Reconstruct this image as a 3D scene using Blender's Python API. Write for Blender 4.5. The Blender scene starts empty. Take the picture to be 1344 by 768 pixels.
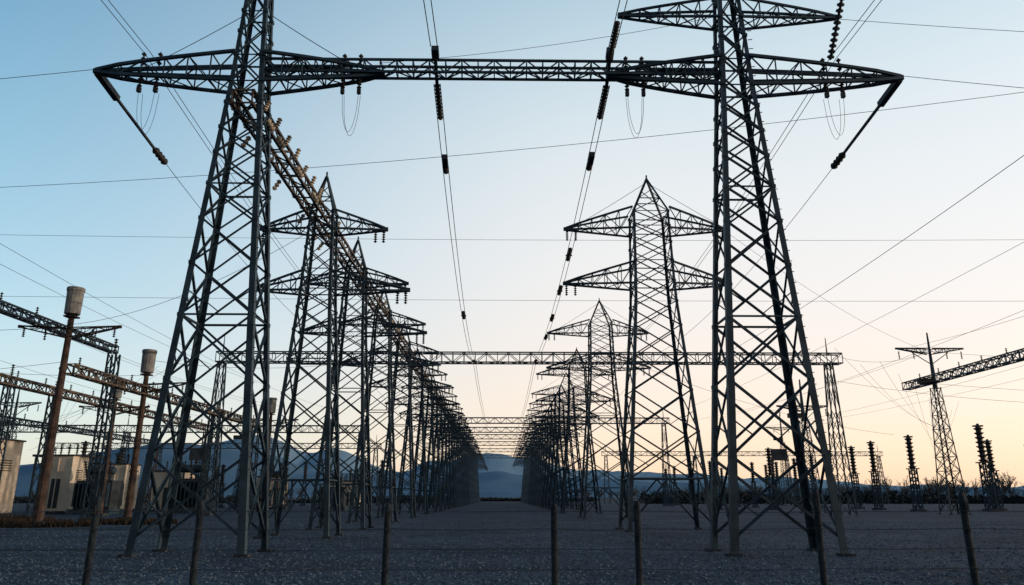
import bpy, math, random
from mathutils import Vector, Matrix, noise
random.seed(7)
V=Vector
scene=bpy.context.scene
# ---------------------------------------------------------------- materials
def newmat(name):
    m=bpy.data.materials.new(name); m.use_nodes=True
    nt=m.node_tree; b=nt.nodes['Principled BSDF']
    return m,nt,b
def noisy(name,c1,c2,scale=3.0,rough=0.6,metal=0.0,bump=0.0,detail=6,spec=0.5):
    m,nt,b=newmat(name)
    tc=nt.nodes.new('ShaderNodeTexCoord'); n=nt.nodes.new('ShaderNodeTexNoise')
    n.inputs['Scale'].default_value=scale; n.inputs['Detail'].default_value=detail
    nt.links.new(tc.outputs['Object'],n.inputs['Vector'])
    r=nt.nodes.new('ShaderNodeValToRGB')
    r.color_ramp.elements[0].position=0.35; r.color_ramp.elements[1].position=0.68
    r.color_ramp.elements[0].color=(*c1,1); r.color_ramp.elements[1].color=(*c2,1)
    nt.links.new(n.outputs['Fac'],r.inputs['Fac']); nt.links.new(r.outputs['Color'],b.inputs['Base Color'])
    b.inputs['Roughness'].default_value=rough; b.inputs['Metallic'].default_value=metal
    b.inputs['Specular IOR Level'].default_value=spec
    if bump>0:
        bp=nt.nodes.new('ShaderNodeBump'); bp.inputs['Strength'].default_value=bump; bp.inputs['Distance'].default_value=0.05
        nt.links.new(n.outputs['Fac'],bp.inputs['Height']); nt.links.new(bp.outputs['Normal'],b.inputs['Normal'])
    return m
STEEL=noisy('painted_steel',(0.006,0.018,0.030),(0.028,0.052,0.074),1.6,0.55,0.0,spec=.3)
HAZE1=noisy('steel_haze_mid',(0.013,0.028,0.044),(0.028,0.050,0.072),1.0,0.85,spec=.1)  # same steel in lighter steps, distance haze put into the base colour
HAZE2=noisy('steel_haze_far',(0.024,0.044,0.066),(0.042,0.068,0.094),1.0,0.85,spec=.1)
HAZE3=noisy('steel_haze_farthest',(0.045,0.072,0.10),(0.066,0.10,0.132),1.0,0.85,spec=.1)
RUST=noisy('rusty_steel',(0.028,0.02,0.019),(0.09,0.058,0.045),2.5,0.85,spec=.15)
RUSTY=noisy('brown_beam_steel',(0.024,0.022,0.022),(0.15,0.10,0.068),2.0,0.7,spec=.25)
WIRE=noisy('cable',(0.02,0.025,0.03),(0.04,0.042,0.05),5,0.7,spec=.2)
INS=noisy('porcelain_brown',(0.015,0.016,0.018),(0.035,0.03,0.028),5,0.6,spec=.2)
INSW=noisy('porcelain_pale',(0.32,0.26,0.2),(0.5,0.42,0.32),5,0.5)
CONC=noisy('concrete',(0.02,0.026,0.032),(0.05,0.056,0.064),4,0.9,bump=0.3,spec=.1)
CAP=noisy('cap_concrete',(0.12,0.12,0.12),(0.24,0.23,0.21),2,0.9,bump=0.3)
CREAM=noisy('cream_paint',(0.46,0.37,0.28),(0.64,0.54,0.43),0.6,0.7)
DARK=noisy('dark_panel',(0.02,0.026,0.032),(0.04,0.046,0.052),2,0.7,spec=.2)
POST=noisy('fence_post_steel',(0.008,0.012,0.018),(0.024,0.03,0.038),9,0.8,bump=0.2,spec=.15)
BARK=noisy('bark',(0.035,0.037,0.042),(0.07,0.068,0.065),2,0.9,spec=.1)
LEAF=noisy('dark_foliage',(0.010,0.015,0.02),(0.025,0.03,0.03),0.4,0.9,spec=.1)
DRY=noisy('dry_grass_mat',(0.015,0.013,0.011),(0.05,0.036,0.026),3,0.9,spec=.1)
STONE=noisy('stone',(0.018,0.030,0.046),(0.09,0.125,0.17),3,0.85,spec=.25)

def ground_mat():
    m,nt,b=newmat('gravel_ground')
    L=nt.links.new
    tc=nt.nodes.new('ShaderNodeTexCoord')
    v=nt.nodes.new('ShaderNodeTexVoronoi'); v.inputs['Scale'].default_value=10; L(tc.outputs['Object'],v.inputs['Vector'])
    r=nt.nodes.new('ShaderNodeValToRGB'); L(v.outputs['Color'],r.inputs['Fac'])
    e=r.color_ramp.elements; e[0].color=(0.010,0.021,0.036,1); e[1].color=(0.066,0.098,0.142,1); e[0].position=.2; e[1].position=.95
    n=nt.nodes.new('ShaderNodeTexNoise'); n.inputs['Scale'].default_value=0.22; n.inputs['Detail'].default_value=8; L(tc.outputs['Object'],n.inputs['Vector'])
    r2=nt.nodes.new('ShaderNodeValToRGB'); L(n.outputs['Fac'],r2.inputs['Fac'])
    r2.color_ramp.elements[0].position=.35; r2.color_ramp.elements[1].position=.7
    r2.color_ramp.elements[0].color=(0.5,0.5,0.53,1); r2.color_ramp.elements[1].color=(1.15,1.12,1.1,1)
    mx=nt.nodes.new('ShaderNodeMix'); mx.data_type='RGBA'; mx.blend_type='MULTIPLY'; mx.inputs[0].default_value=1
    L(r.outputs['Color'],mx.inputs[6]); L(r2.outputs['Color'],mx.inputs[7])
    L(mx.outputs[2],b.inputs['Base Color']); b.inputs['Roughness'].default_value=0.95; b.inputs['Specular IOR Level'].default_value=0.1
    bp=nt.nodes.new('ShaderNodeBump'); bp.inputs['Strength'].default_value=0.8; bp.inputs['Distance'].default_value=0.05
    inv=nt.nodes.new('ShaderNodeMath'); inv.operation='SUBTRACT'; inv.inputs[0].default_value=1; L(v.outputs['Distance'],inv.inputs[1])
    L(inv.outputs[0],bp.inputs['Height']); L(bp.outputs['Normal'],b.inputs['Normal'])
    return m
GROUND=ground_mat()

# ---------------------------------------------------------------- mesh builder
class MB:
    def __init__(s): s.v=[]; s.f=[]; s.m=[]; s.mi=0
    def add(s,vs,fs):
        o=len(s.v); s.v.extend([tuple(x) for x in vs]); s.f.extend([tuple(i+o for i in f) for f in fs]); s.m.extend([s.mi]*len(fs))
    def strut(s,p,q,w,h=None,sides=4,w2=None):
        p=V(p); q=V(q); d=q-p
        if d.length<1e-5: return
        d.normalize(); up=V((0,0,1)) if abs(d.z)<0.95 else V((0,1,0))
        u=d.cross(up).normalized(); v=u.cross(d)
        h=h or w; w2=w2 or w; vs=[]
        for c,ww in ((p,w),(q,w2)):
            hh=h*ww/w
            for i in range(sides):
                a=2*math.pi*(i+.5)/sides
                k=1/math.cos(math.pi/sides)/2
                vs.append(c+u*math.cos(a)*ww*k+v*math.sin(a)*hh*k)
        fs=[(i,(i+1)%sides,sides+(i+1)%sides,sides+i) for i in range(sides)]
        fs+=[tuple(range(sides-1,-1,-1)),tuple(range(sides,2*sides))]
        s.add(vs,fs)
    def angle(s,p,q,w,u=None,v=None):
        # L-section member
        p=V(p); q=V(q); d=(q-p)
        if d.length<1e-5: return
        d.normalize()
        if u is None:
            up=V((0,0,1)) if abs(d.z)<0.95 else V((0,1,0))
            u=d.cross(up).normalized(); v=u.cross(d)
        t=w*0.16
        pr=[(0,0),(w,0),(w,t),(t,t),(t,w),(0,w)]
        vs=[c+u*(a-w*.3)+v*(b-w*.3) for c in (p,q) for a,b in pr]
        fs=[(i,(i+1)%6,6+(i+1)%6,6+i) for i in range(6)]+[(5,4,3,2,1,0),(6,7,8,9,10,11)]
        s.add(vs,fs)
    def box(s,c,sx,sy,sz):
        c=V(c); vs=[c+V((x*sx/2,y*sy/2,z*sz/2)) for z in(-1,1) for y in(-1,1) for x in(-1,1)]
        s.add(vs,[(0,2,3,1),(4,5,7,6),(0,1,5,4),(2,6,7,3),(0,4,6,2),(1,3,7,5)])
    def lathe(s,p,q,prof,n=10):
        p=V(p); q=V(q); d=(q-p).normalized(); up=V((0,0,1)) if abs(d.z)<0.95 else V((0,1,0))
        u=d.cross(up).normalized(); v=u.cross(d); vs=[]
        for t,r in prof:
            c=p.lerp(q,t)
            for i in range(n):
                a=2*math.pi*i/n; vs.append(c+(u*math.cos(a)+v*math.sin(a))*r)
        fs=[]
        for k in range(len(prof)-1):
            for i in range(n):
                fs.append((k*n+i,k*n+(i+1)%n,(k+1)*n+(i+1)%n,(k+1)*n+i))
        fs+=[tuple(range(n-1,-1,-1)),tuple((len(prof)-1)*n+i for i in range(n))]
        s.add(vs,fs)
    def insul(s,p,q,r,n,core=.35,sides=8):
        pr=[(0,r*core)]
        for i in range(n):
            a=(i+.15)/n; b=(i+.5)/n; c=(i+.62)/n
            pr+=[(a,r*core),(b,r),(c,r*.95),(min(1,(i+.7)/n),r*core)]
        pr+=[(1,r*core)]
        s.lathe(p,q,pr,sides)
    def wire(s,p,q,sag,r,n=14,sides=4):
        p=V(p); q=V(q); pts=[]
        for i in range(n+1):
            t=i/n; c=p.lerp(q,t); c.z-=4*sag*t*(1-t); pts.append(c)
        s.tube(pts,r,sides)
    def tube(s,pts,r,sides=4):
        vs=[]
        for i,c in enumerate(pts):
            d=(pts[min(i+1,len(pts)-1)]-pts[max(i-1,0)]).normalized()
            up=V((0,0,1)) if abs(d.z)<0.95 else V((0,1,0))
            u=d.cross(up).normalized(); v=u.cross(d)
            for k in range(sides):
                a=2*math.pi*k/sides; vs.append(c+(u*math.cos(a)+v*math.sin(a))*r)
        fs=[(i*sides+k,i*sides+(k+1)%sides,(i+1)*sides+(k+1)%sides,(i+1)*sides+k) for i in range(len(pts)-1) for k in range(sides)]
        s.add(vs,fs)
    def mesh(s,name,mats):
        me=bpy.data.meshes.new(name); me.from_pydata(s.v,[],s.f)
        for m in mats: me.materials.append(m)
        me.polygons.foreach_set('material_index',s.m); me.update(); return me
    def obj(s,name,mats,loc=(0,0,0)):
        return place(s.mesh(name,mats),name,loc)
def place(me,name,loc=(0,0,0),rot=0,scale=(1,1,1),mat=None):
    o=bpy.data.objects.new(name,me); o.location=loc; o.rotation_euler=(0,0,rot); o.scale=scale
    scene.collection.objects.link(o)
    if mat:
        o.material_slots[0].link='OBJECT'; o.material_slots[0].material=mat
    return o
def hazemat(y):  # picks the steel copy with haze in its colour, by distance
    return None if y<75 else HAZE1 if y<125 else HAZE2 if y<185 else HAZE3

# ---------------------------------------------------------------- lattice parts
def body(mb,prof,levels,legw,brw,horiz=None,redund=0,apex=None,foot=True,xfoot=False):
    def hw(z):
        for (z0,a0,b0),(z1,a1,b1) in zip(prof,prof[1:]):
            if z<=z1+1e-6:
                t=(z-z0)/(z1-z0); return a0+(a1-a0)*t,b0+(b1-b0)*t
        return prof[-1][1:]
    C=[(-1,-1),(1,-1),(1,1),(-1,1)]
    def cor(k,z):
        a,b=hw(z); return V((C[k][0]*a,C[k][1]*b,z))
    for k in range(4):
        u=V((-C[k][0],0,0)); v=V((0,-C[k][1],0))
        for z0,z1 in zip(levels,levels[1:]):
            lw=legw*(1-0.4*z0/levels[-1])
            mb.angle(cor(k,z0),cor(k,z1+0.02),lw,u,v)
    for i,(z0,z1) in enumerate(zip(levels,levels[1:])):
        bw=brw*(1-0.35*z0/levels[-1])
        for k in range(4):
            j=(k+1)%4
            a0,b0,a1,b1=cor(k,z0),cor(j,z0),cor(k,z1),cor(j,z1)
            nrm=V((C[k][0]+C[j][0],C[k][1]+C[j][1],0)).normalized()
            o=nrm*0.012
            if i==0 and foot and xfoot:
                aa=a0.lerp(a1,.16); bb=b0.lerp(b1,.16)
                mb.angle(aa+o,b1+o,bw); mb.angle(bb-o,a1-o,bw)
                mb.strut(a0.lerp(a1,.6),aa.lerp(b1,.27),bw*.5)
                mb.strut(b0.lerp(b1,.6),bb.lerp(a1,.27),bw*.5)
            elif i==0 and foot:
                mid=(a1+b1)/2
                mb.angle(a0+(a1-a0)*.12,mid+o,bw); mb.angle(b0+(b1-b0)*.12,mid-o,bw)
                mb.strut(a0.lerp(a1,.55),(a0+(a1-a0)*.12).lerp(mid,.5),bw*.6)
                mb.strut(b0.lerp(b1,.55),(b0+(b1-b0)*.12).lerp(mid,.5),bw*.6)
            else:
                mb.angle(a0+o,b1+o,bw); mb.angle(b0-o,a1-o,bw)
                if i<redund:
                    mb.strut(a0.lerp(a1,.5),a0.lerp(b1,.27),bw*.5)
                    mb.strut(b0.lerp(b1,.5),b0.lerp(a1,.27),bw*.5)
            if horiz is None or (i+1) in horiz:
                mb.angle(a1,b1,bw*.9)
        for k in range(4):
            c=cor(k,z1); mb.box(c,legw*.5+.04,legw*.5+.04,.13)
    if apex:
        zt=levels[-1]
        A=V((0,0,apex))
        for k in range(4):
            j=(k+1)%4
            mb.angle(cor(k,zt),A,legw*.5)
            m0=cor(k,zt).lerp(A,.4); m1=cor(j,zt).lerp(A,.4)
            mb.strut(m0,m1,brw*.6); mb.strut(cor(k,zt),m1,brw*.6)
            n0=cor(k,zt).lerp(A,.7); n1=cor(j,zt).lerp(A,.7)
            mb.strut(m0,n1,brw*.5)
        mb.strut(A-V((0,0,.2)),A+V((0,0,.25)),brw)
    if foot:
        mi=mb.mi; mb.mi=1
        for k in range(4):
            c=cor(k,0); mb.box(c+V((0,0,.0)),legw*1.8,legw*1.8,.16)
        mb.mi=mi
    return hw
def arm(mb,sg,x0,x1,hy,zb,zt,ztip,n,cw,bw,p=1.0,tipy=.06,py=1.0):
    def pt(t,yy,top):
        k=(1-t)**p; ky=(1-t)**py
        z=ztip+((zt if top else zb)-ztip)*k+(0.04 if top else -0.04)
        return V((sg*(x0+(x1-x0)*t),yy*(tipy+(hy-tipy)*ky),z))
    P=[[[pt(i/n,yy,tp) for tp in (0,1)] for yy in (-1,1)] for i in range(n+1)]
    for i in range(n):
        for y in (0,1):
            for tp in (0,1):
                mb.strut(P[i][y][tp],P[i+1][y][tp],cw)
            a,b=(0,1) if i%2 else (1,0)
            mb.strut(P[i][y][a],P[i+1][y][b],bw)
            if i>0: mb.strut(P[i][y][0],P[i][y][1],bw)
        for tp in (0,1):
            a,b=(0,1) if (i+tp)%2 else (1,0)
            if tp==0: mb.strut(P[i][a][tp],P[i+1][b][tp],bw*.8)
            if i>0: mb.strut(P[i][0][tp],P[i][1][tp],bw)
    mb.box(P[n][0][0].lerp(P[n][1][1],.5),.2,.16,.18)
def beam(mb,p,q,w,h,n,cw,bw):
    p=V(p); q=V(q); d=(q-p).normalized(); u=V((d.y,-d.x,0)).normalized(); z=V((0,0,1))
    def c(i,a,b): return p.lerp(q,i/n)+u*(a*w/2)+z*(b*h/2)
    for a in (-1,1):
        for b in (-1,1):
            mb.strut(c(0,a,b),c(n,a,b),cw)
    for i in range(n+1):
        for a in (-1,1): mb.strut(c(i,a,-1),c(i,a,1),bw)
        for b in (-1,1): mb.strut(c(i,-1,b),c(i,1,b),bw)
        if i<n:
            for a in (-1,1):
                s=1 if i%2 else -1
                mb.strut(c(i,a,-s),c(i+1,a,s),bw)
            s=1 if i%2 else -1
            mb.strut(c(i,-s,-1),c(i+1,s,-1),bw)

# ---------------------------------------------------------------- front portal towers
YF=24.0
def front_tower(name,x,up_arm,xl,xr):
    mb=MB()
    prof=[(0,1.68,1.1),(16.2,.55,.44),(20.4,.35,.32)]
    lv=[0,2.9,5.3,7.4,9.2,10.8,12.1,13.3,14.3,15.3,16.2,17.3,18.3,19.2,20.4]
    body(mb,prof,lv,.23,.085,horiz={3,6,10,11,13,14},redund=4,apex=23.2,xfoot=True)
    for sg,L in ((-1,xl),(1,xr)):
        arm(mb,sg,.5,L,.5,16.25,17.35,16.8,6,.11,.042,p=.7,py=.8)
        for y in (-.28,.28):
            mb.strut((sg*.5,y,16.8),(sg*L*.9,y*.2,16.8),.07)
        if up_arm: arm(mb,sg,.4,4.1,.42,19.15,19.9,19.4,5,.08,.04,p=.8)
        else: mb.wire((sg*.45,0,19.3),(sg*3.9,0,17.0),.05,.016)
    mb.mi=2
    for sg,L in ((-1,xl),(1,xr)):
        for k,xx in enumerate((3.4,4.0)):
            if xx<L-.4:
                mb.insul((sg*xx,-.1,17.0),(sg*xx,-.1,17.55),.09,3)
                mb.insul((sg*xx,-.1,16.5),(sg*xx,-.1,16.1),.09,3)
                mb.strut((sg*xx,-.1,16.1),(sg*xx,-.1,15.9),.13)
    mb.mi=0
    for sg in (-1,1):
        for dy in (-.12,.2):
            pts=[V((sg*(3.4+.6*t),dy,16.0-1.65*math.sin(math.pi*t)**.5)) for t in [i/14 for i in range(15)]]
            mb.tube(pts,.008)
    # climbing pegs on one leg and a number plate
    for k in range(44):
        z=2.5+k*.38; t=min(z/16.2,1); X=1.68+(.55-1.68)*t; Y=1.1+(.44-1.1)*t
        mb.strut((X-.02,-Y,z),(X+.14,-Y-.02,z),.022)
    mb.mi=1; mb.box((-.0,-1.02,2.95),.5,.02,.35); mb.mi=0
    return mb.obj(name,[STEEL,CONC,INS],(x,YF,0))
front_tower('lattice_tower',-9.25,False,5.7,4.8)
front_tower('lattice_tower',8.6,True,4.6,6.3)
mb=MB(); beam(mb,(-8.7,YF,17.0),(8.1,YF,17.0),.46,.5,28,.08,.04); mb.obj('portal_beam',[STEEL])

# ---------------------------------------------------------------- row towers
def tip_ins(mb,x,z,n=5):
    mb.insul((x,0,z),(x,0,z-.6),.09,n)
def typeB():
    mb=MB()
    prof=[(0,2.15,1.6),(12.6,1.12,.85),(17.4,1.0,.75)]
    lv=[0,2.6,5.0,7.2,9.1,10.8,12.2,13.4,14.6,15.7,16.7,17.6]
    body(mb,prof,lv,.21,.08,horiz={1,4,7,8,10,11},redund=3,apex=19.9)
    for z,L,R in ((13.3,5.0,4.5),(16.6,4.9,4.4)):
        for sg,l in ((-1,L),(1,R)):
            arm(mb,sg,1.05,l,.8,z,z+1.2,z+.12,5,.1,.042,p=.9)
    mb.mi=2
    for z,L,R in ((13.3,5.0,4.5),(16.6,4.9,4.4)):
        tip_ins(mb,-L+.1,z); tip_ins(mb,R-.1,z); tip_ins(mb,-L+.6,z); tip_ins(mb,R-.6,z)
    mb.mi=0
    for sg in (-1,1): mb.wire((0,0,19.7),(sg*4.5,0,16.8),.05,.014)
    return mb.mesh('row_tower_b',[STEEL,CONC,INS])
def typeC():
    mb=MB()
    prof=[(0,1.45,1.2),(11,.72,.6),(15.2,.55,.46)]
    lv=[0,2.4,4.4,6.2,7.8,9.2,10.3,11.2,12.2,13.3,14.3,15.2]
    body(mb,prof,lv,.2,.075,horiz={1,4,7,8,10,11},redund=3,apex=17.2)
    for z,L,R in ((11.2,3.1,4.3),(14.3,3.0,3.1)):
        for sg,l in ((-1,L),(1,R)):
            arm(mb,sg,.62,l,.55,z,z+.9,z+.1,4,.09,.04,p=.9)
    mb.mi=2
    for z,L,R in ((11.2,3.1,4.3),(14.3,3.0,3.1)):
        tip_ins(mb,-L+.1,z); tip_ins(mb,R-.1,z); tip_ins(mb,R-.5,z)
    mb.mi=0
    return mb.mesh('row_tower_c',[STEEL,CONC,INS])
B=typeB(); C=typeC()
ys=[34,42.5,53,65,76,87]; y=87
while y<262: y+=7.2; ys.append(y)
for i,yy in enumerate(ys):
    place(C,'lattice_tower',(-8.8,yy,0),scale=(1,1,1 if i<1 else .97+.03*random.random()),mat=hazemat(yy))
ys=[40,62,82,96]; y=96
while y<246: y+=8; ys.append(y)
for i,yy in enumerate(ys):
    s=[1,.92,.9,.88][i] if i<4 else .86
    place(B,'lattice_tower',(8.6,yy,0),scale=(1 if i<1 else .93,1,s),mat=hazemat(yy))

# long truss on the left row, brown, with pale bushings
mb=MB()
beam(mb,(-9.2,23.2,15.35),(-9.2,266,15.35),.72,.5,200,.11,.05)
mb.mi=1
yy=24.0
while yy<95:
    for sg in (-1,1):
        if random.random()<(.7 if yy<45 else .4):
            x=-9.2+sg*.45; h=random.uniform(.35,.5)
            mb.strut((x-sg*.15,yy,15.3),(x+sg*.15,yy,15.3),.07)
            mb.insul((x+sg*.1,yy,15.25),(x+sg*.25,yy,15.25+h),.11,4,.6)
            if random.random()<.5: mb.insul((x+sg*.1,yy+.4,15.1),(x+sg*.35,yy+.4,14.65),.12,3,.6)
    yy+=1.35
mb.obj('busbar_truss',[RUSTY,INSW])

# ---------------------------------------------------------------- cross gantries
def gantry(y,z,x0,x1,n,cols,w=1.0,mat=STEEL):
    mb=MB(); beam(mb,(x0,y,z),(x1,y,z),w,1.0,n,.12,.06)
    for cx in cols:
        for sx in(-1,1):
            for sy in(-1,1):
                mb.strut((cx+sx*.75,y+sy*.75,0),(cx+sx*.3,y+sy*.3,z-.5),.11)
        lv=[0,2,4,6,8,10,z-1.2,z-.5]
        for a,b in zip(lv,lv[1:]):
            fa=.75-.45*a/(z-.5); fb=.75-.45*b/(z-.5)
            for s in(-1,1):
                mb.strut((cx-fa,y+s*fa,a),(cx+fb,y+s*fb,b),.05); mb.strut((cx+fa,y+s*fa,a),(cx-fb,y+s*fb,b),.05)
                mb.strut((cx+s*fa,y-fa,a),(cx+s*fb,y+fb,b),.05); mb.strut((cx+s*fa,y+fa,a),(cx+s*fb,y-fb,b),.05)
        mb.strut((cx,y,z+.4),(cx,y,z+2.2),.14,w2=.06,sides=6)
    return mb.obj('cross_gantry',[mat])
gantry(73,15.2,-28.5,34.5,56,(-28,33.2))
gantry(136,15.2,-14,31,42,(30,),mat=HAZE1)
gantry(152,14.9,-14,14,26,(),mat=HAZE2)
gantry(170,14.9,-14,14,26,(),mat=HAZE2)
gantry(192,14.9,-14,14,26,(),mat=HAZE3)
gantry(220,14.9,-14,14,26,(),mat=HAZE3)
gantry(255,14.9,-14,14,26,(),mat=HAZE3)
gantry(112,11.5,-75,-20,50,(-74,-56,-38,-21),.8,mat=HAZE1)
gantry(150,11.5,-90,-24,50,(-89,-68,-46,-25),.8,mat=HAZE2)
gantry(185,12,25,95,50,(26,48,71,94),.8,mat=HAZE3)

# ---------------------------------------------------------------- conductors
def line(segs,mats=(WIRE,INS),name='power_line'):
    mb=MB()
    for s in segs:
        mb.mi=0
        if s[0]=='w': mb.wire(*s[1:])
        elif s[0]=='i': mb.mi=1; mb.insul(*s[1:])
        elif s[0]=='b': mb.strut(*s[1:])
    return mb.obj(name,list(mats))
def onw(p,q,sag,t):
    c=V(p).lerp(V(q),t); c.z-=4*sag*t*(1-t); return c
for X,X2,sg in ((-2.46,-2.7,2.1),(3.95,3.4,1.6)):
    segs=[]
    for dx in (-.12,.12):
        segs.append(('w',(X+dx,-25,18.9),(X+dx,23.0,17.3),.3,.017))
        p,q=(X+dx,24.5,16.7),(X2+dx,73,14.8)
        segs.append(('w',p,q,sg,.017,30))
        z=14.8
        for a,b in ((73,136),(136,170),(170,220),(220,255)):
            segs.append(('w',(X2+dx,a,z),(X2+dx,b,z-.1),.8,.02))
    p,q=(X,24.5,16.7),(X2,73,14.8)
    segs.append(('i',onw(p,q,sg,0.0),onw(p,q,sg,.04),.12,10,.6))
    segs.append(('b',onw(p,q,sg,.09),onw(p,q,sg,.104),.24))
    segs.append(('i',onw(p,q,sg,.104),onw(p,q,sg,.114),.15,3,.7))
    if X>0: segs.append(('i',(X,21.6,17.4),(X,23.6,17.2),.11,12))
    segs.append(('b',(X,23.3,17.45),(X,23.7,17.3),.26))
    segs.append(('b',(X,23.6,17.2),(X,24.5,16.7),.12))
    for t in ((.5,.97) if X<0 else (.3,.42,.55,.68,.97)):
        segs.append(('i',onw(p,q,sg,t-.02),onw(p,q,sg,t+.015),.11,7))
        c=onw(p,q,sg,t); segs.append(('b',c+V((-.18,0,0)),c+V((.18,0,0)),.07))
    line(segs)
for X in (-14.9,14.85):
    p,q=(X,24,16.75),(X,73,15.2); s=1.5; segs=[]
    segs+= [('b',onw(p,q,s,0),onw(p,q,s,.03),.22),('b',onw(p,q,s,.03),onw(p,q,s,.098),.09),('i',onw(p,q,s,.098),onw(p,q,s,.12),.17,4,.6)]
    segs.append(('w',onw(p,q,s,.115),(X,73,15.2),1.3,.017,24))
    segs.append(('w',(X,73,15.2),(X,136,15),1.5,.018))
    line(segs)
for X,zz in ((-13.2,17.6),(12.45,17.6)):
    segs=[]
    for dx in (-.12,.12):
        segs.append(('w',(X+dx,-25,18.6),(X+dx,24,zz),.4,.016))
        segs.append(('w',(X+dx,24,zz),(X+dx,73,15.8),1.0,.016,24))
    line(segs)
line([('w',(11.6,-25,19.6),(11.9,22.0,18.9),.4,.016),('i',(11.85,21.2,19.0),(12.3,23.9,17.5),.14,14)])
line([('w',(4.4,-25,22),(4.5,22.0,19.0),.3,.016)])
def W(p,q,sag,r=.014,n=24): line([('w',p,q,sag,r,n)])
W((-60,42,19.2),(40,28,21.5),2.2)
W((-45,24,14.5),(-14.9,24,16.9),.4,.013)
W((14.9,24,16.9),(48,24,15.2),.5,.013)
W((-4.6,24,17.25),(8.2,24,19.4),.25,.010)
W((12.7,24,19.35),(45,24,18.4),.4,.012)
W((-90,60,24.2),(90,60,24.2),1.0,.015)
W((-90,62,19.0),(90,62,18.8),.6,.015)
for X,z,y0,y1,sg in ((-27.6,16.2,12,120,1.8),(-30,16.0,12,90,1),(-33,15.5,15,110,2),(-38,17,15,130,2),(-44,15,20,140,2),
                  (22.2,16.2,8,73,.8),(30.2,16.4,12,120,1.0),(37,15.5,15,130,1.5),(42,17.3,15,73,1.5),(50,15.3,20,140,1.6),(60,16.3,20,140,1.4)):
    W((X,y0,z+.6),(X,y1,z-.8),sg,.019 if X==22.2 else .014)
for a,b in (((-9.25,34,14.4),(-27.5,46,12.3)),((-27.5,57,12),(-9.25,65,14)),((34,73,15.5),(45,75,16.5)),((45,75,16.4),(90,70,15)),
            ((13,40,16.7),(45,75,16.4)),((33.5,73,13),(60,60,9)),((12,62,12.5),(48,90,9)),((45,75,13),(100,72,11.5)),((45,75,16.4),(33.5,136,15)),
            ((-27.9,46.6,12.3),(-70,44,12.5)),((-30,50,10.6),(-70,60,11.5)),((-27.5,57,10.8),(-60,60,14))):
    W(a,b,.9,.014)
for k in range(9):
    x=28+k*5; W((x,60+k*6,13+random.random()*3),(x+26,90+k*9,8+random.random()*3),1.2,.014)
    W((-(x-2),60+k*6,12+random.random()*3),(-(x+24),80+k*9,8+random.random()*3),1.2,.014)

# ---------------------------------------------------------------- left substation
def capped_pole(y,x,h,arms=True):
    mb=MB()
    mb.lathe((0,0,0),(0,0,h-1.7),[(0,.3),(.05,.28),(1,.17)],10)
    for k in range(5): mb.lathe((0,0,1.5+k*2),(0,0,1.62+k*2),[(0,.32-.02*k),(1,.32-.02*k)],10)
    if arms:
        for sg in(-1,1):
            arm(mb,sg,.1,3.2,.25,h-3.3,h-2.75,h-2.6,4,.07,.035)
            mb.mi=2; mb.insul((sg*1.5,0,h-2.75),(sg*1.5,0,h-3.5),.1,5); mb.insul((sg*2.9,0,h-2.7),(sg*2.9,0,h-3.3),.1,5); mb.mi=0
    mb.mi=3
    mb.lathe((0,0,h-1.8),(0,0,h),[(0,.42),(.02,.47),(.85,.5),(.87,.54),(.98,.54),(1,.5)],14)
    mb.mi=0
    mb.box((0,0,h-1.95),.7,.7,.1)
    mb.mi=1; mb.box((0,0,.1),1.2,1.2,.3)
    return mb.obj('capped_steel_pole',[RUST,CONC,INS,CAP],(x,y,0))
capped_pole(46.6,-27.9,14.9)
capped_pole(57,-27.6,12.8)
capped_pole(89,-27.6,13.2)
capped_pole(70,-36.5,12.5)
def lat_col(x,y,h,w=.5,mat=STEEL,name='lattice_column'):
    mb=MB(); n=int(h/1.1)
    for i in range(n):
        a,b=h*i/n,h*(i+1)/n
        for sx,sy,tx,ty in ((-1,-1,1,-1),(1,-1,1,1),(1,1,-1,1),(-1,1,-1,-1)):
            s=w*(1-.3*a/h)
            if i%2: mb.strut((sx*s,sy*s,a),(tx*s,ty*s,b),.06)
            else: mb.strut((tx*s,ty*s,a),(sx*s,sy*s,b),.06)
    for sx in(-1,1):
        for sy in(-1,1): mb.strut((sx*w,sy*w,0),(sx*w*.7,sy*w*.7,h),.11)
    mb.mi=1; mb.box((0,0,.1),w*2.6,w*2.6,.3)
    mb.mi=2; mb.insul((0,0,h),(0,0,h+1.2),.16,6)
    return mb.obj(name,[mat,CONC,INS],(x,y,0))
def rbeam(x,y0,y1,z,mat=RUST,w=.6):
    mb=MB(); beam(mb,(x,y0,z),(x,y1,z),w,w,int((y1-y0)/.9),.11,.06)
    mb.mi=1
    y=y0+1
    while y<y1:
        mb.insul((x,y,z+w*.5),(x,y,z+w*.5+.6),.1,4); y+=3.5
    mb.obj('switchyard_beam',[mat,INS])
rbeam(-27.6,46.8,84,9.6,RUSTY); rbeam(-29.8,24,56,12.6,STEEL,.5); rbeam(-36.2,40,92,9.9,RUSTY)
rbeam(-46,50,100,8.6,STEEL,.5)
for x,y,h in ((-36.2,52,9.6),(-36.2,60,9.6),(-36.2,92,9.6),(-27.6,72,9.3),(-27.6,84,9.3),(-29.8,56,12.3),(-46,56,8.3),(-46,100,8.3),(-44,66,12)):
    lat_col(x,y,h,.42,random.choice((RUST,STEEL,STEEL)))
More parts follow.
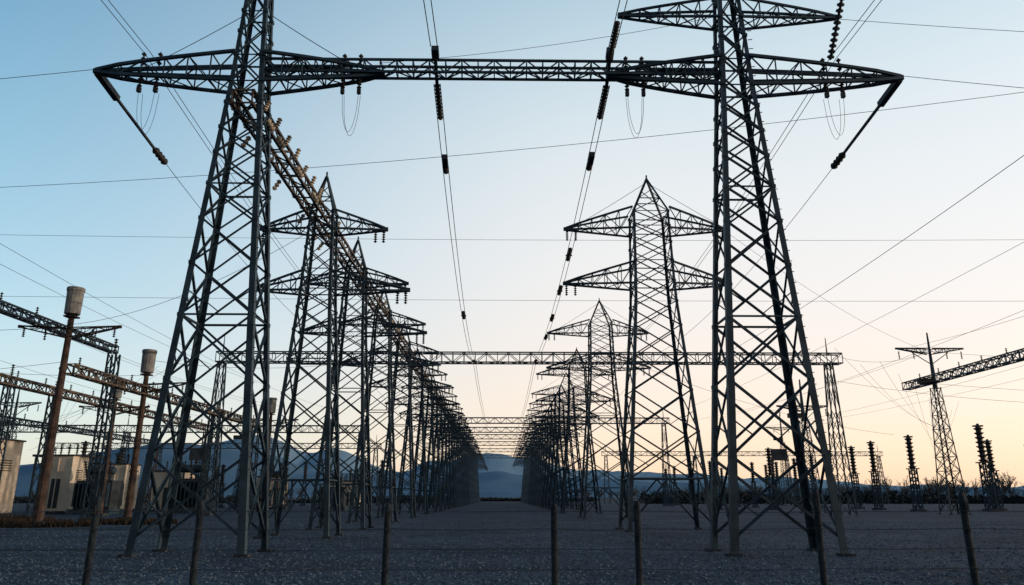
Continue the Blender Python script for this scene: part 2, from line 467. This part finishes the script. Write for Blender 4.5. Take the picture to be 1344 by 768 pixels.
def cabinet(x,y,sx,sy,h,roof=False):
    mb=MB(); mb.box((0,0,h/2+.15),sx,sy,h-.3)
    mb.mi=1; mb.box((0,0,.1),sx+.4,sy+.4,.3); mb.box((0,0,h+.07),sx+.3,sy+.3,.14)
    nx=max(2,int(sx/1.2))
    for i in range(nx+1):
        mb.mi=0; mb.box((-sx/2+sx*i/nx,-sy/2-.04,h/2),.1,.1,h-.4)
    mb.mi=1
    mb.box((0,-sy/2-.03,h*.35),.9,.06,h*.5)
    for k in range(5): mb.box((sx/2+.03,0,h*.6+k*.22),.06,sy*.4,.08)
    mb.mi=2
    for i in (-1,0,1):
        mb.insul((i*sx*.3,0,h+.1),(i*sx*.3,0,h+1.3),.17,6)
    mb.obj('switchgear_cabinet',[CREAM,DARK,INS],(x,y,0))
for c in ((-46.5,68,4.2,4,6.6),(-45.8,80,2.8,3,5.8),(-46.5,92,3.8,3.5,5.4),(-39.5,92,3.6,3,4.6),(-33,110,3.5,3,4.4),(-57,72,6,4,5.2),(-30,140,4,4,4.2),(-23.5,120,3,3,4.0)):
    cabinet(*c)
def transformer(x,y,s=1):
    mb=MB(); mb.box((0,0,1.9),3.6,2.2,2.8); mb.mi=1
    for i in range(9): mb.box((-1.6+i*.4,-1.4,1.9),.12,.6,2.3); mb.box((-1.6+i*.4,1.4,1.9),.12,.6,2.3)
    mb.box((0,0,.25),4.2,3.2,.5)
    mb.lathe((-1.4,0,4.3),(1.4,0,4.3),[(0,.3),(.05,.42),(.95,.42),(1,.3)],12)
    mb.strut((-1,0,3.2),(-1,0,4.1),.12); mb.strut((1,0,3.2),(1,0,4.1),.12)
    mb.mi=2
    for i in(-1,0,1): mb.insul((i*1.1,-.5,3.3),(i*1.3,-1.0,5.2),.2,8)
    o=mb.obj('power_transformer',[DARK,STEEL,INS],(x,y,0)); o.scale=(s,s,s)
transformer(-41,78); transformer(-34,84,1.1); transformer(-36,120,1.2); transformer(-22,100,.9)
mb=MB(); mb.box((0,0,6.2),6,5,.25)
for sx in(-1,1):
    for sy in(-1,1): mb.strut((sx*2.7,sy*2.2,0),(sx*2.7,sy*2.2,6.1),.2)
mb.box((0,2.2,3),5.2,.15,4)
mb.obj('open_shelter',[DARK],(-50,88,0))

def bus_support(h):
    mb=MB(); w=.38; hp=h*.55; n=6
    for sx in(-1,1):
        for sy in(-1,1): mb.strut((sx*w,sy*w,0),(sx*w*.8,sy*w*.8,hp),.11)
    for i in range(n):
        a,b=hp*i/n,hp*(i+1)/n; s=w*.95
        for sx,sy,tx,ty in ((-1,-1,1,-1),(1,-1,1,1),(1,1,-1,1),(-1,1,-1,-1)):
            mb.strut((sx*s,sy*s,a),(tx*s,ty*s,b),.06); mb.strut((tx*s,ty*s,a),(sx*s,sy*s,b),.06)
    mb.mi=2; mb.box((0,0,hp),1.1,1.1,.12); mb.insul((0,0,hp),(0,0,h-.3),.48,8,core=.55)
    mb.mi=0; mb.box((0,0,h-.25),.9,.5,.15); mb.strut((0,0,h-.3),(0,0,h),.2)
    mb.mi=1; mb.box((0,0,.1),1.3,1.3,.3)
    return mb.mesh('bus_support',[STEEL,CONC,INS])
BS=bus_support(9.0); BS2=bus_support(7.0)
for x,y,s in ((49.7,90,1),(58.5,90,1.15),(50,100,1),(52,110,1),(53,120,1),(64,97,1),(55,132,1),(57,145,1),(59,160,1),(62,175,1),(40,110,.8),(41,122,.8),(42,134,.8),(43,146,.8),
              (36,100,.9),(37,160,.9),(48,190,1),(44,175,.9),(33,150,.8),(75,105,1),(33,118,.8),(30,104,.7)):
    place(BS,'bus_support',(x,y,0),scale=(s,s,s),mat=hazemat(y))
for k in range(34):
    x=-random.uniform(18,70); y=random.uniform(95,200); s=random.uniform(.7,1.2)
    place(BS2 if k%2 else BS,'bus_support',(x,y,0),scale=(s,s,s),mat=hazemat(y))

def lattice_pole(x,y,h,armz,al):
    mb=MB(); prof=[(0,.95,.95),(h*.68,.35,.35)]
    lv=[h*.68*i/9 for i in range(10)]
    body(mb,prof,lv,.13,.07,redund=0,foot=True)
    mb.strut((0,0,h*.68),(0,0,h),.45,w2=.14,sides=8)
    for sg in(-1,1):
        arm(mb,sg,.15,al,.3,armz-.25,armz+.25,armz+.3,5,.09,.05)
    for sg in (-1,1): mb.strut((0,0,armz-1.4),(sg*al*.55,0,armz-.1),.07)
    mb.mi=2
    for d in (-al+.2,-al*.5,al*.5,al-.2): mb.insul((d,0,armz),(d,0,armz-.8),.1,5)
    mb.box((-.9,0,h*.72),1.6,.5,.5)
    mb.obj('lattice_pole',[STEEL,CONC,INS],(x,y,0))
lattice_pole(45,75,18.4,16.4,3.5)
lattice_pole(33.8,82,14.5,11.2,2.8)
lattice_pole(57,150,18,15,3)
lattice_pole(-62,95,15,13,3)
lattice_pole(-34,100,13,11.5,2.5)
rbeam(45.0,38,80.5,13.5,STEEL,.75)

# ---------------------------------------------------------------- fence
mb=MB()
xs=[-9.1,-7.0,-4.73,-3.52,-1.33,.63,1.6,3.74,5.52,7.7,9.8]
tops=[1.68,1.66,1.7,1.66,1.62,1.62,1.65,1.78,1.75,1.7,1.7]
for x,t in zip(xs,tops):
    lx=random.uniform(-.02,.02)
    mb.mi=0; mb.lathe((x,9,-.1),(x+lx,9,t),[(0,.042),(.97,.04),(1,.03)],10)
    mb.box((x,9-.05,t-.15),.03,.02,.1)
mb.mi=1
for z in (.15,.4,.65,.9,1.12,1.34,1.54):
    for a,b in zip(xs,xs[1:]):
        mb.wire((a,9-.05,z),(b,9-.05,z+random.uniform(-.01,.01)),.012,.0035,6)
        k=a
        while k<b:
            mb.strut((k,9-.07,z-.02),(k+.01,9-.03,z+.02),.004); k+=.14
mb.obj('wire_fence',[POST,WIRE])

# ---------------------------------------------------------------- ground, gravel
mb=MB()
S=[-6000,-2500,-1000,-400,-150,-60,-25,0,25,60,150,400,1000,2500,6000]
vs=[];fs=[]
for yv in S:
    for xv in S: vs.append((xv,yv,0))
m=len(S)
for j in range(m-1):
    for i in range(m-1): fs.append((j*m+i,j*m+i+1,(j+1)*m+i+1,(j+1)*m+i))
mb.add(vs,fs); mb.obj('gravel_ground',[GROUND])
mb=MB()
for k in range(28000):
    y=13+ (random.random()**1.6)*42; x=random.uniform(-1,1)*(y*.78+1)
    r=random.uniform(.018,.055)
    pts=[V((1,0,0)),V((-.3,.9,0)),V((-.5,-.8,0)),V((.1,.1,.75)),]
    a=random.random()*6.28; ca,sa=math.cos(a),math.sin(a)
    q=[V((x+(p.x*ca-p.y*sa)*r*random.uniform(.7,1.2),y+(p.x*sa+p.y*ca)*r*random.uniform(.7,1.2),p.z*r+.002)) for p in pts]
    mb.add(q,[(0,1,3),(1,2,3),(2,0,3)])
mb.obj('loose_gravel',[STONE])

mb=MB()
def grass(x,y,h):
    a=random.random()*6.28; w=.05
    d=V((math.cos(a)*w,math.sin(a)*w,0)); l=V((random.uniform(-.3,.3)*h,random.uniform(-.3,.3)*h,h))
    p=V((x,y,0)); mb.add([p-d,p+d,p+l],[(0,1,2)])
for k in range(9000):
    cx,cy,rr=random.choice(((-28,46,4),(-33,50,5),(-38,54,6),(-24,50,3),(-42,60,7)))
    a=random.random()*6.28; r=rr*math.sqrt(random.random())
    grass(cx+math.cos(a)*r,cy+math.sin(a)*r*.6,random.uniform(.1,.45))
mb.obj('dry_grass',[DRY])

# ---------------------------------------------------------------- tree line / hedge
mb=MB()
def bare_tree(x,y,h):
    mb.strut((x,y,0),(x+random.uniform(-.3,.3),y,h*.35),h*.035,w2=h*.022,sides=5)
    for k in range(16):
        a=random.random()*6.28; e=random.uniform(.5,1.4); L=h*random.uniform(.3,.65)
        s0=V((x,y,h*random.uniform(.2,.4)))
        tip=s0+V((math.cos(a)*math.cos(e),math.sin(a)*math.cos(e),math.sin(e)))*L
        mb.strut(s0,tip,h*.014,w2=h*.005,sides=3)
        for j in range(9):
            t=random.uniform(.35,1); s=s0.lerp(tip,t)
            tt=s+V((random.uniform(-1,1),random.uniform(-1,1),random.uniform(.1,1.2)))*h*.09
            mb.strut(s,tt,h*.006,w2=h*.002,sides=3)
for k in range(110):
    y=random.uniform(240,330); x=random.uniform(70,260); bare_tree(x,y,random.uniform(5,11)*(1.15 if 150<x<190 else .8))
for k in range(50):
    y=random.uniform(260,330); bare_tree(-random.uniform(60,250),y,random.uniform(4,9))
for k in range(30):
    y=random.uniform(330,400); bare_tree(random.uniform(30,90),y,random.uniform(4,8))
mb.obj('bare_tree_line',[BARK])
mb=MB()
def scrub(x0,x1,y0,y1,n,hmax):
    for k in range(n):
        x=random.uniform(x0,x1); y=random.uniform(y0,y1)
        hh=hmax*(.45+.55*noise.noise(V((x*.06,y*.1,0))))
        z=random.random()*hh
        s=random.uniform(.25,.6)
        c=V((x,y,z)); a=random.random()*6.28
        d=V((math.cos(a),math.sin(a),random.uniform(-.5,.5)))*s; e=V((random.uniform(-.4,.4),random.uniform(-.4,.4),1))*s
        mb.add([c-d,c+d*.8-e*.3,c+e],[(0,1,2)])
scrub(36,260,185,200,17000,4.2); scrub(-260,-14,205,225,13000,2.8); scrub(-14,36,285,300,3500,2.0)
mb.obj('hedge',[LEAF])

# ---------------------------------------------------------------- hills
def hill(name,y,ctrl,c1,c2,seed,amp):  # ridge colours include painted distance haze, paler on the farther range
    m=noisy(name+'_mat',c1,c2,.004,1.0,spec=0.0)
    mb=MB(); xs=[-6000+i*40 for i in range(301)]; vs=[]; rows=7
    def H(x):
        for (x0,h0),(x1,h1) in zip(ctrl,ctrl[1:]):
            if x<=x1:
                t=(x-x0)/(x1-x0); t=t*t*(3-2*t); return h0+(h1-h0)*t
        return ctrl[-1][1]
    for j in range(rows+1):
        k=j/rows
        for x in xs:
            h=H(x)+amp*noise.fractal(V((x*.004,seed,0)),1,2,6)
            h=max(h,3)
            vs.append((x+80*noise.noise(V((x*.003,k*3,seed))),y-900*(1-k),h*(k**1.3)+ (amp*.5*noise.noise(V((x*.006,k*4,seed+5))) if 0<j<rows else 0)))
    w=len(xs); fs=[(j*w+i,j*w+i+1,(j+1)*w+i+1,(j+1)*w+i) for j in range(rows) for i in range(w-1)]
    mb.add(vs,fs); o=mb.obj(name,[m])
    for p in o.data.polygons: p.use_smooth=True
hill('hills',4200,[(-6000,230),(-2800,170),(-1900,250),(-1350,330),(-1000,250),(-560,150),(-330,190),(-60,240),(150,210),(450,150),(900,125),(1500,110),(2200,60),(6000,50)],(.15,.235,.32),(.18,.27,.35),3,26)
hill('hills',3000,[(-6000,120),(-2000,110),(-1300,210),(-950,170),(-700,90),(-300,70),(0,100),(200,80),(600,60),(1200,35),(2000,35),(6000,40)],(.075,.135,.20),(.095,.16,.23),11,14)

# ---------------------------------------------------------------- light & world
SUN_AZ=math.radians(97)   # from +Y toward +X
SUN_EL=math.radians(8)
w=bpy.data.worlds.new('World'); scene.world=w; w.use_nodes=True
nt=w.node_tree; nt.nodes.clear(); L=nt.links.new
N=nt.nodes.new
out=N('ShaderNodeOutputWorld'); bg=N('ShaderNodeBackground')
sky=N('ShaderNodeTexSky'); sky.sky_type='NISHITA'; sky.sun_disc=False
sky.sun_elevation=SUN_EL; sky.sun_rotation=SUN_AZ; sky.air_density=1.0; sky.dust_density=1.5; sky.ozone_density=1.5; sky.altitude=200
tc=N('ShaderNodeTexCoord'); sx=N('ShaderNodeSeparateXYZ'); L(tc.outputs['Generated'],sx.inputs[0])
def srgb(*c): return tuple(((v/255+.055)/1.055)**2.4 if v>10 else v/255/12.92 for v in c)+(1,)
def ramp(stops):
    r=N('ShaderNodeValToRGB'); r.color_ramp.interpolation='B_SPLINE'
    e=r.color_ramp.elements
    while len(e)<len(stops): e.new(.5)
    for i,(p,c) in enumerate(stops): e[i].position=p; e[i].color=srgb(*c)
    L(sx.outputs['Z'],r.inputs[0]); return r
rl=ramp([(0,(212,210,204)),(.1,(192,208,212)),(.25,(156,198,214)),(.45,(102,164,194)),(.62,(60,126,166)),(1,(40,90,135))])
rr=ramp([(0,(254,214,184)),(.1,(254,224,202)),(.25,(250,239,230)),(.45,(232,237,236)),(.62,(182,211,222)),(1,(90,140,180))])
mr=N('ShaderNodeMapRange'); mr.interpolation_type='SMOOTHSTEP'; L(sx.outputs['X'],mr.inputs[0])
mr.inputs[1].default_value=-.72; mr.inputs[2].default_value=.2
mx=N('ShaderNodeMix'); mx.data_type='RGBA'; L(mr.outputs[0],mx.inputs[0]); L(rl.outputs[0],mx.inputs[6]); L(rr.outputs[0],mx.inputs[7])
mb_=N('ShaderNodeMapRange'); mb_.interpolation_type='SMOOTHSTEP'; L(sx.outputs['Y'],mb_.inputs[0])
mb_.inputs[1].default_value=-.4; mb_.inputs[2].default_value=.45; mb_.inputs[3].default_value=.32; mb_.inputs[4].default_value=1
vm=N('ShaderNodeVectorMath'); vm.operation='SCALE'; L(mx.outputs[2],vm.inputs[0]); L(mb_.outputs[0],vm.inputs['Scale'])
vs_=N('ShaderNodeVectorMath'); vs_.operation='SCALE'; L(sky.outputs[0],vs_.inputs[0]); vs_.inputs['Scale'].default_value=.08
vg=N('ShaderNodeVectorMath'); vg.operation='SCALE'; L(vm.outputs[0],vg.inputs[0]); vg.inputs['Scale'].default_value=.89
ad=N('ShaderNodeVectorMath'); ad.operation='ADD'; L(vg.outputs[0],ad.inputs[0]); L(vs_.outputs[0],ad.inputs[1])
L(ad.outputs[0],bg.inputs[0]); bg.inputs[1].default_value=1.0
L(bg.outputs[0],out.inputs[0])
sd=bpy.data.lights.new('sun','SUN'); sd.energy=2.1; sd.angle=math.radians(.5); sd.color=(1,.80,.60)
so=bpy.data.objects.new('sun',sd); scene.collection.objects.link(so)
dirv=V((math.sin(SUN_AZ)*math.cos(SUN_EL),math.cos(SUN_AZ)*math.cos(SUN_EL),math.sin(SUN_EL)))
so.rotation_euler=dirv.to_track_quat('Z','Y').to_euler()
so.location=(50,0,50)
# ---------------------------------------------------------------- camera
cd=bpy.data.cameras.new('camera'); co=bpy.data.objects.new('camera',cd); scene.collection.objects.link(co)
co.location=(0,0,1.7); co.rotation_euler=(math.radians(90+15.6),0,-.015)
cd.sensor_width=36; cd.lens=36*960/1344; cd.clip_end=20000; cd.clip_start=.1
scene.camera=co
scene.view_settings.view_transform='Standard'; scene.view_settings.look='None'; scene.view_settings.exposure=0; scene.view_settings.gamma=1
